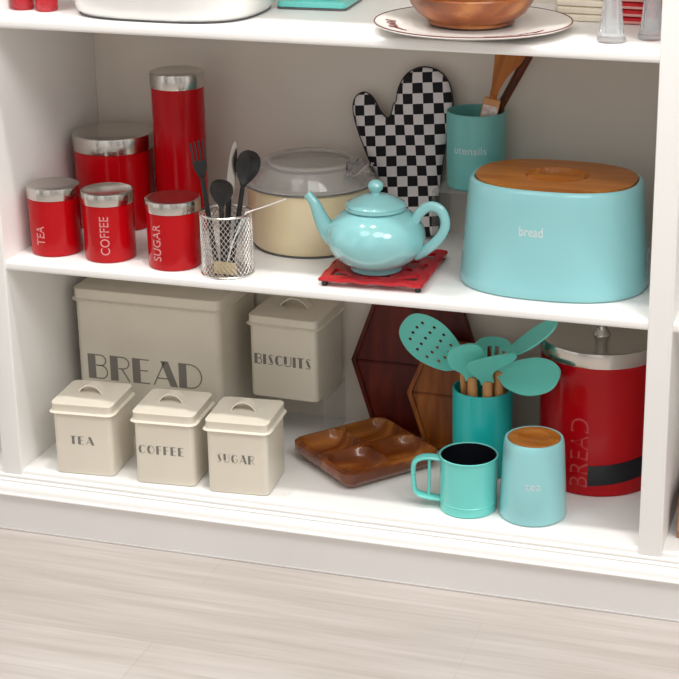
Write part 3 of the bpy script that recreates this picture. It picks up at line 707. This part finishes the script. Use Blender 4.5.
# ================================================================== SIFTER AND TEA CANISTER
sf = thing('flour_sifter', 'teal metal flour sifter mug with squeeze handle at the front of the bottom shelf', 'sifter', (76.2, 6.9, S3), 14)
obj('body', lathe(NB(), [(0, 0), (4.4, 0), (4.6, .12), (4.6, 1.5), (4.68, 1.6), (4.6, 1.7), (4.6, 9.0), (4.75, 9.1), (4.75, 9.3), (4.55, 9.35), (4.42, 9.1), (4.42, 8.6)], 64), 'teal', sf)
obj('interior', lathe(NB(), [(4.4, 9.2), (4.43, 9.2), (4.43, 4.0), (0, 3.9), (0, 4.0), (4.38, 4.1), (4.4, 9.2)], 64), 'black_int', sf, label='black interior')
obj('stirrer', tube(NB(), spline([(-3.9, 0, 4.5), (-1, 0, 6.), (.0, 0, 7.2), (1, 0, 6.), (3.9, 0, 4.5)], 6), .12, 8), 'chrome', sf, label='thin steel stirrer wire')
hpts = [(-4.4, 0, 8.5), (-6.2, 0, 8.7), (-7.6, 0, 8.55), (-8.6, 0, 7.9), (-8.9, 0, 6.6), (-8.8, 0, 4.2), (-8.6, 0, 2.9), (-7.9, 0, 2.2), (-6.4, 0, 1.75), (-4.4, 0, 1.45)]
obj('handle', tube(NB(), spline(hpts, 5), .5, 10, (1.9, .85), up=(0, 1, 0)), 'teal', sf)
obj('squeeze_lever', tube(NB(), [(-6.3, 0, 8.55), (-6.3, 0, 6), (-6.4, 0, 1.9)], .34, 10, (1.5, .8), up=(0, 1, 0)), 'teal', sf)
tc_ = thing('tea_canister', 'pale aqua canister with wooden lid lettered tea beside the flour sifter', 'canister', (86.7, 7.5, S3))
rt = lambda z: 5.45 - .05 * z
obj('body', lathe(NB(), [(0, 0), (4.9, 0), (5.25, .15), (5.42, .6), (rt(6), 6), (rt(12), 12), (4.75, 12.8), (4.62, 13.15), (4.4, 13.25), (4.22, 13.2), (4.18, 12.9), (0, 12.8)], 64), 'blue', tc_)
obj('lid', lathe(NB(), [(0, 12.85), (4.12, 12.85), (4.12, 13.2), (3.95, 13.32), (2.6, 13.32), (2.45, 13.2), (1.9, 12.95), (0, 12.9)], 64), 'bamboo', tc_, label='brown wooden lid')
obj('lettering', sans(NB(), 'tea', 2.5, 1.1, on_cyl(rt(6.7), 12, 6.8), False, .0), 'white_print', tc_, label='small white lettering spelling tea')

# ================================================================== TOP SHELF
for x, y, lab in ((1.98, 8.6, 'leftmost of the two red tinted glasses on the top shelf'), (6.35, 8.3, 'red tinted glass on the top shelf next to the white basin')):
    g = thing('drinking_glass', lab, 'glass', (x, y, S1), 0, 'red glasses on the top shelf')
    obj('cup', lathe(NB(), [(0, 0), (1.6, 0), (1.75, .2), (1.9, 9.8), (1.84, 9.9), (1.76, 9.8), (1.6, 1.1), (0, .9)], 40), 'red_glass', g)
ba = thing('basin', 'large white oval enamel basin on the top shelf', 'basin', (25.9, 14.2, S1))
obj('bowl', oval(NB(), [(13.5, 10.6, 0.02), (14.3, 11.4, .25), (14.9, 12.0, 1.), (15.3, 12.4, 2.4), (16.1, 13.2, 9.5), (15.9, 13.0, 9.6), (14.9, 12.0, 2.6), (13.7, 10.8, 1.0)], 3.0, 96), 'white_enamel', ba)
obj('foot_ring', oval(NB(), [(13.7, 10.8, 0), (14.42, 11.52, .1), (14.48, 11.58, .22), (14.2, 11.3, .25)], 3.0, 96), 'rim_grey', ba, label='thin dark line around the base')
ts = thing('square_stand', 'teal stand with a flat square base between the basin and the plate', 'stand', (46.1, 25.4, S1), 4)
def rb_(hx, hy, r, z0, z1, e=.3):
    return loft(NB(), [rrect(hx - e, hy - e, r, z0), rrect(hx, hy, r, z0 + .15), rrect(hx, hy, r, z1 - e), rrect(hx - e * .35, hy - e * .35, r, z1 - e * .3), rrect(hx - e, hy - e, r, z1)])
obj('base', rb_(5.7, 5.7, 1., .25, 1.3), 'teal', ts)
obj('base_rim', rb_(5.75, 5.75, 1., 0, .3, .06), 'rim_grey', ts, label='dark lower rim')
obj('column', rb_(3.6, 3.6, 1., 1.3, 8.5), 'teal', ts)
pl = thing('serving_plate', 'large round white plate with maroon lettering around the rim on the top shelf', 'plate', (75.8, 9.1, S1))
obj('dish', lathe(NB(), [(0, 0), (8.5, 0), (8.8, .25), (10.2, .55), (14.4, 1.25), (14.75, 1.45), (14.7, 1.62), (14.3, 1.6), (10.2, .95), (8.6, .62), (0, .55)], 96), 'white_china', pl)
obj('rim_line', tube(NB(), [(14.62 * math.cos(2 * PI * i / 96), 14.62 * math.sin(2 * PI * i / 96), 1.6) for i in range(96)], .11, 6, closed=True), 'maroon', pl, label='thin maroon rim line')
random.seed(11)
def plate_pt(rr, a, dz): return (rr * math.cos(a), rr * math.sin(a), .95 + (rr - 10.2) * .158 + dz)
for a0, a1 in ((188, 228), (292, 345)):
    b = NB(); a = a0; path = []
    while a < a1:
        w = random.uniform(4.4, 7.); r0, r1 = 11.3 + random.uniform(0, .3), 12.8 + random.uniform(-.5, .4)
        path += [(r0, math.radians(a)), (r1, math.radians(a + .8)), (r1 - .5, math.radians(a + w * .5)), (r0 + .1, math.radians(a + w * .55)), ((r0 + r1) / 2, math.radians(a + w * .8))]
        a += w
    tube(b, spline([plate_pt(r, t, .02) for r, t in path], 3), .055, 5)
    obj('rim_script', b, 'maroon', pl, label='thin dark maroon script on the rim')
bo = thing('wooden_bowl', 'round wooden bowl standing on the white plate', 'bowl', (74.9, 11.4, S1 + .86))
obj('bowl', lathe(NB(), [(0, 0), (6.3, 0), (6.5, .15), (6.5, .5), (6.9, .8), (8.1, 1.7), (9.1, 3.0), (9.6, 4.3), (9.5, 4.5), (9.15, 4.4), (8.4, 3.0), (7.4, 1.9), (5.5, 1.2), (0, .9)], 72), 'acacia_bowl', bo)
for x, y, r, lab in ((97.0, 6.2, 2.1, 'tall clear fluted glass vase near the right end of the top shelf'), (102.2, 9.6, 1.95, 'clear glass tumbler on the top shelf beside the right post')):
    g = thing('glass_vase', lab, 'vase', (x, y, S1))
    b = NB(); seg = 64; prof_ = [(r * .9, 0), (r, .2), (r * 1.0, .5), (r * .88, .9), (r * .72, 3.5), (r * .58, 7.), (r * .9, 14), (r * .82, 14), (r * .46, 7), (r * .56, 3.5), (r * .62, 1.3)]
    rows = []
    for rr, z in prof_:
        rows.append([(rr * (1 + (.035 * math.cos(12 * 2 * PI * i / seg) if .6 < z < 11 else 0)) * math.cos(2 * PI * i / seg), rr * (1 + (.035 * math.cos(12 * 2 * PI * i / seg) if .6 < z < 11 else 0)) * math.sin(2 * PI * i / seg), z) for i in range(seg)])
    loft(b, rows); obj('vessel', b, 'fluted', g, 60)
def napkin(x, y, z, w, d, h, m, label, group, rz):
    t = thing('folded_napkin', label, 'napkin', (x, y, z), rz, group)
    obj('cloth', loft(NB(), [rrect(w - .3, d - .3, .5, 0), rrect(w - .04, d - .04, .6, h * .14), rrect(w, d, .6, h * .3), rrect(w, d, .6, h * .68), rrect(w - .04, d - .04, .6, h * .82), rrect(w - .3, d - .3, .5, h * .96)]), m, t)
    if m == 'red_linen': obj('hem', loft(NB(), [rrect(w + .02, d + .02, .6, h * .1), rrect(w + .07, d + .07, .6, h * .16), rrect(w + .07, d + .07, .6, h * .4), rrect(w + .02, d + .02, .6, h * .46)]), 'pink_linen', t, label='pale pink hem')
pos = ['bottom', 'second from bottom', 'third from bottom', 'fourth from bottom', 'top']
for i in range(5):
    napkin(89.9, 27.2, S1 + i * 1.12, 4.3, 6.2, 1.1, 'linen', 'folded cream napkin, %s of the cream stack behind the vase' % pos[i], 'cream napkins on the top shelf', -1 + random.uniform(-.8, .8))
    napkin(99.3, 26.8, S1 + i * 1.12, 4.4, 6.4, 1.1, 'red_linen', 'folded red napkin, %s of the red stack behind the vases' % pos[i], 'red napkins on the top shelf', -1 + random.uniform(-.8, .8))
# neighbouring bay
wb = thing('wooden_box', 'brown wooden box in the bay to the right of the post', 'box', (120.6, 15.5, S3), 0)
for nm, a in (('front_board', (-10.5, 10.5, -10.5, -9.6, 0.9, 7)), ('rear_board', (-10.5, 10.5, 9.6, 10.5, 0.9, 7)), ('side_board', (-10.5, -9.6, -9.58, 9.58, 0.9, 7)), ('side_board', (9.6, 10.5, -9.58, 9.58, 0.9, 7)), ('bottom_board', (-10.5, 10.5, -10.5, 10.5, 0, .88))):
    obj(nm, box(NB(), *a, .1, 1), 'wicker', wb)

# ================================================================== LIGHT
def lamp(x, y, z, size, power, col, tgt):
    ld = bpy.data.lights.new('ceiling_spot', 'AREA'); ld.shape = 'DISK'; ld.size = size * U; ld.energy = power; ld.color = col
    o = bpy.data.objects.new('ceiling_spot', ld); COL.objects.link(o); o.location = Vector((x, y, z)) * U
    d = Vector(tgt) - Vector((x, y, z)); o.rotation_euler = d.to_track_quat('-Z', 'Y').to_euler(); return o
for x in (-10, 55, 120): lamp(x, -28, 245, 10, 9.5, (1, .975, .94), (x, -8, 40))
for x, pw in ((0, 8.), (140, 14.), (260, 24.)): lamp(x, -165, 285, 110, pw, (1, .985, .965), (x * .5 + 30, 0, 40))
w = bpy.data.worlds.new('World'); SC.world = w; w.use_nodes = True        # the bright shop room around the shelves
N, L = w.node_tree.nodes, w.node_tree.links; bg = N['Background']
tc = N.new('ShaderNodeTexCoord'); sx = N.new('ShaderNodeSeparateXYZ'); rp = N.new('ShaderNodeValToRGB')
mr = N.new('ShaderNodeMapRange'); mr.inputs['From Min'].default_value = -.4; mr.inputs['From Max'].default_value = 1.
e = rp.color_ramp.elements; e[0].position = 0; e[0].color = (.55, .52, .49, 1); e[1].position = 1; e[1].color = (.75, .73, .70, 1)
q = e.new(.38); q.color = (.82, .798, .772, 1)
L.new(tc.outputs['Generated'], sx.inputs[0]); L.new(sx.outputs['Z'], mr.inputs[0]); L.new(mr.outputs[0], rp.inputs[0])
mp = N.new('ShaderNodeMapping'); mp.inputs['Scale'].default_value = (3.2, 3.2, 1.1)
no = N.new('ShaderNodeTexNoise'); no.inputs['Scale'].default_value = 1.3; no.inputs['Detail'].default_value = 2.
nr = N.new('ShaderNodeMapRange'); nr.inputs['From Min'].default_value = .36; nr.inputs['From Max'].default_value = .62; nr.inputs['To Min'].default_value = .25; nr.inputs['To Max'].default_value = 1.55
mx = N.new('ShaderNodeMix'); mx.data_type = 'RGBA'; mx.blend_type = 'MULTIPLY'; mx.inputs[0].default_value = 1.
L.new(tc.outputs['Generated'], mp.inputs[0]); L.new(mp.outputs[0], no.inputs['Vector']); L.new(no.outputs['Fac'], nr.inputs[0])
L.new(rp.outputs[0], mx.inputs[6]); L.new(nr.outputs[0], mx.inputs[7]); L.new(mx.outputs[2], bg.inputs[0])
bg.inputs[1].default_value = .8

# ================================================================== CAMERA
cd = bpy.data.cameras.new('Camera'); cam = bpy.data.objects.new('Camera', cd); COL.objects.link(cam); SC.camera = cam
F, CX, CY = 1729.74, 423.57, 305.53
yaw, pitch, roll = .282244, .335770, -.00145
cy_, sy_, cp, sp_ = math.cos(yaw), math.sin(yaw), math.cos(pitch), math.sin(pitch)
fwd = Vector((-sy_ * cp, cy_ * cp, -sp_)); right = Vector((cy_, sy_, 0)); upv = right.cross(fwd)
c, s = math.cos(roll), math.sin(roll); r2, u2 = c * right + s * upv, -s * right + c * upv
mtx = Matrix((r2, u2, -fwd)).transposed().to_4x4(); mtx.translation = Vector((139.785, -238.16, 122.73 + FL)) * U
cam.matrix_world = mtx
cd.sensor_width = 36.; cd.sensor_fit = 'HORIZONTAL'; cd.lens = F / 679. * 36.
cd.shift_x = (339.5 - CX) / 679.; cd.shift_y = (CY - 339.5) / 679.
cd.clip_start = .05
vs = SC.view_settings; vs.view_transform = 'Standard'; vs.look = 'None'; vs.gamma = 1.; vs.use_curve_mapping = False; vs.exposure = .13
SC.display_settings.display_device = 'sRGB'
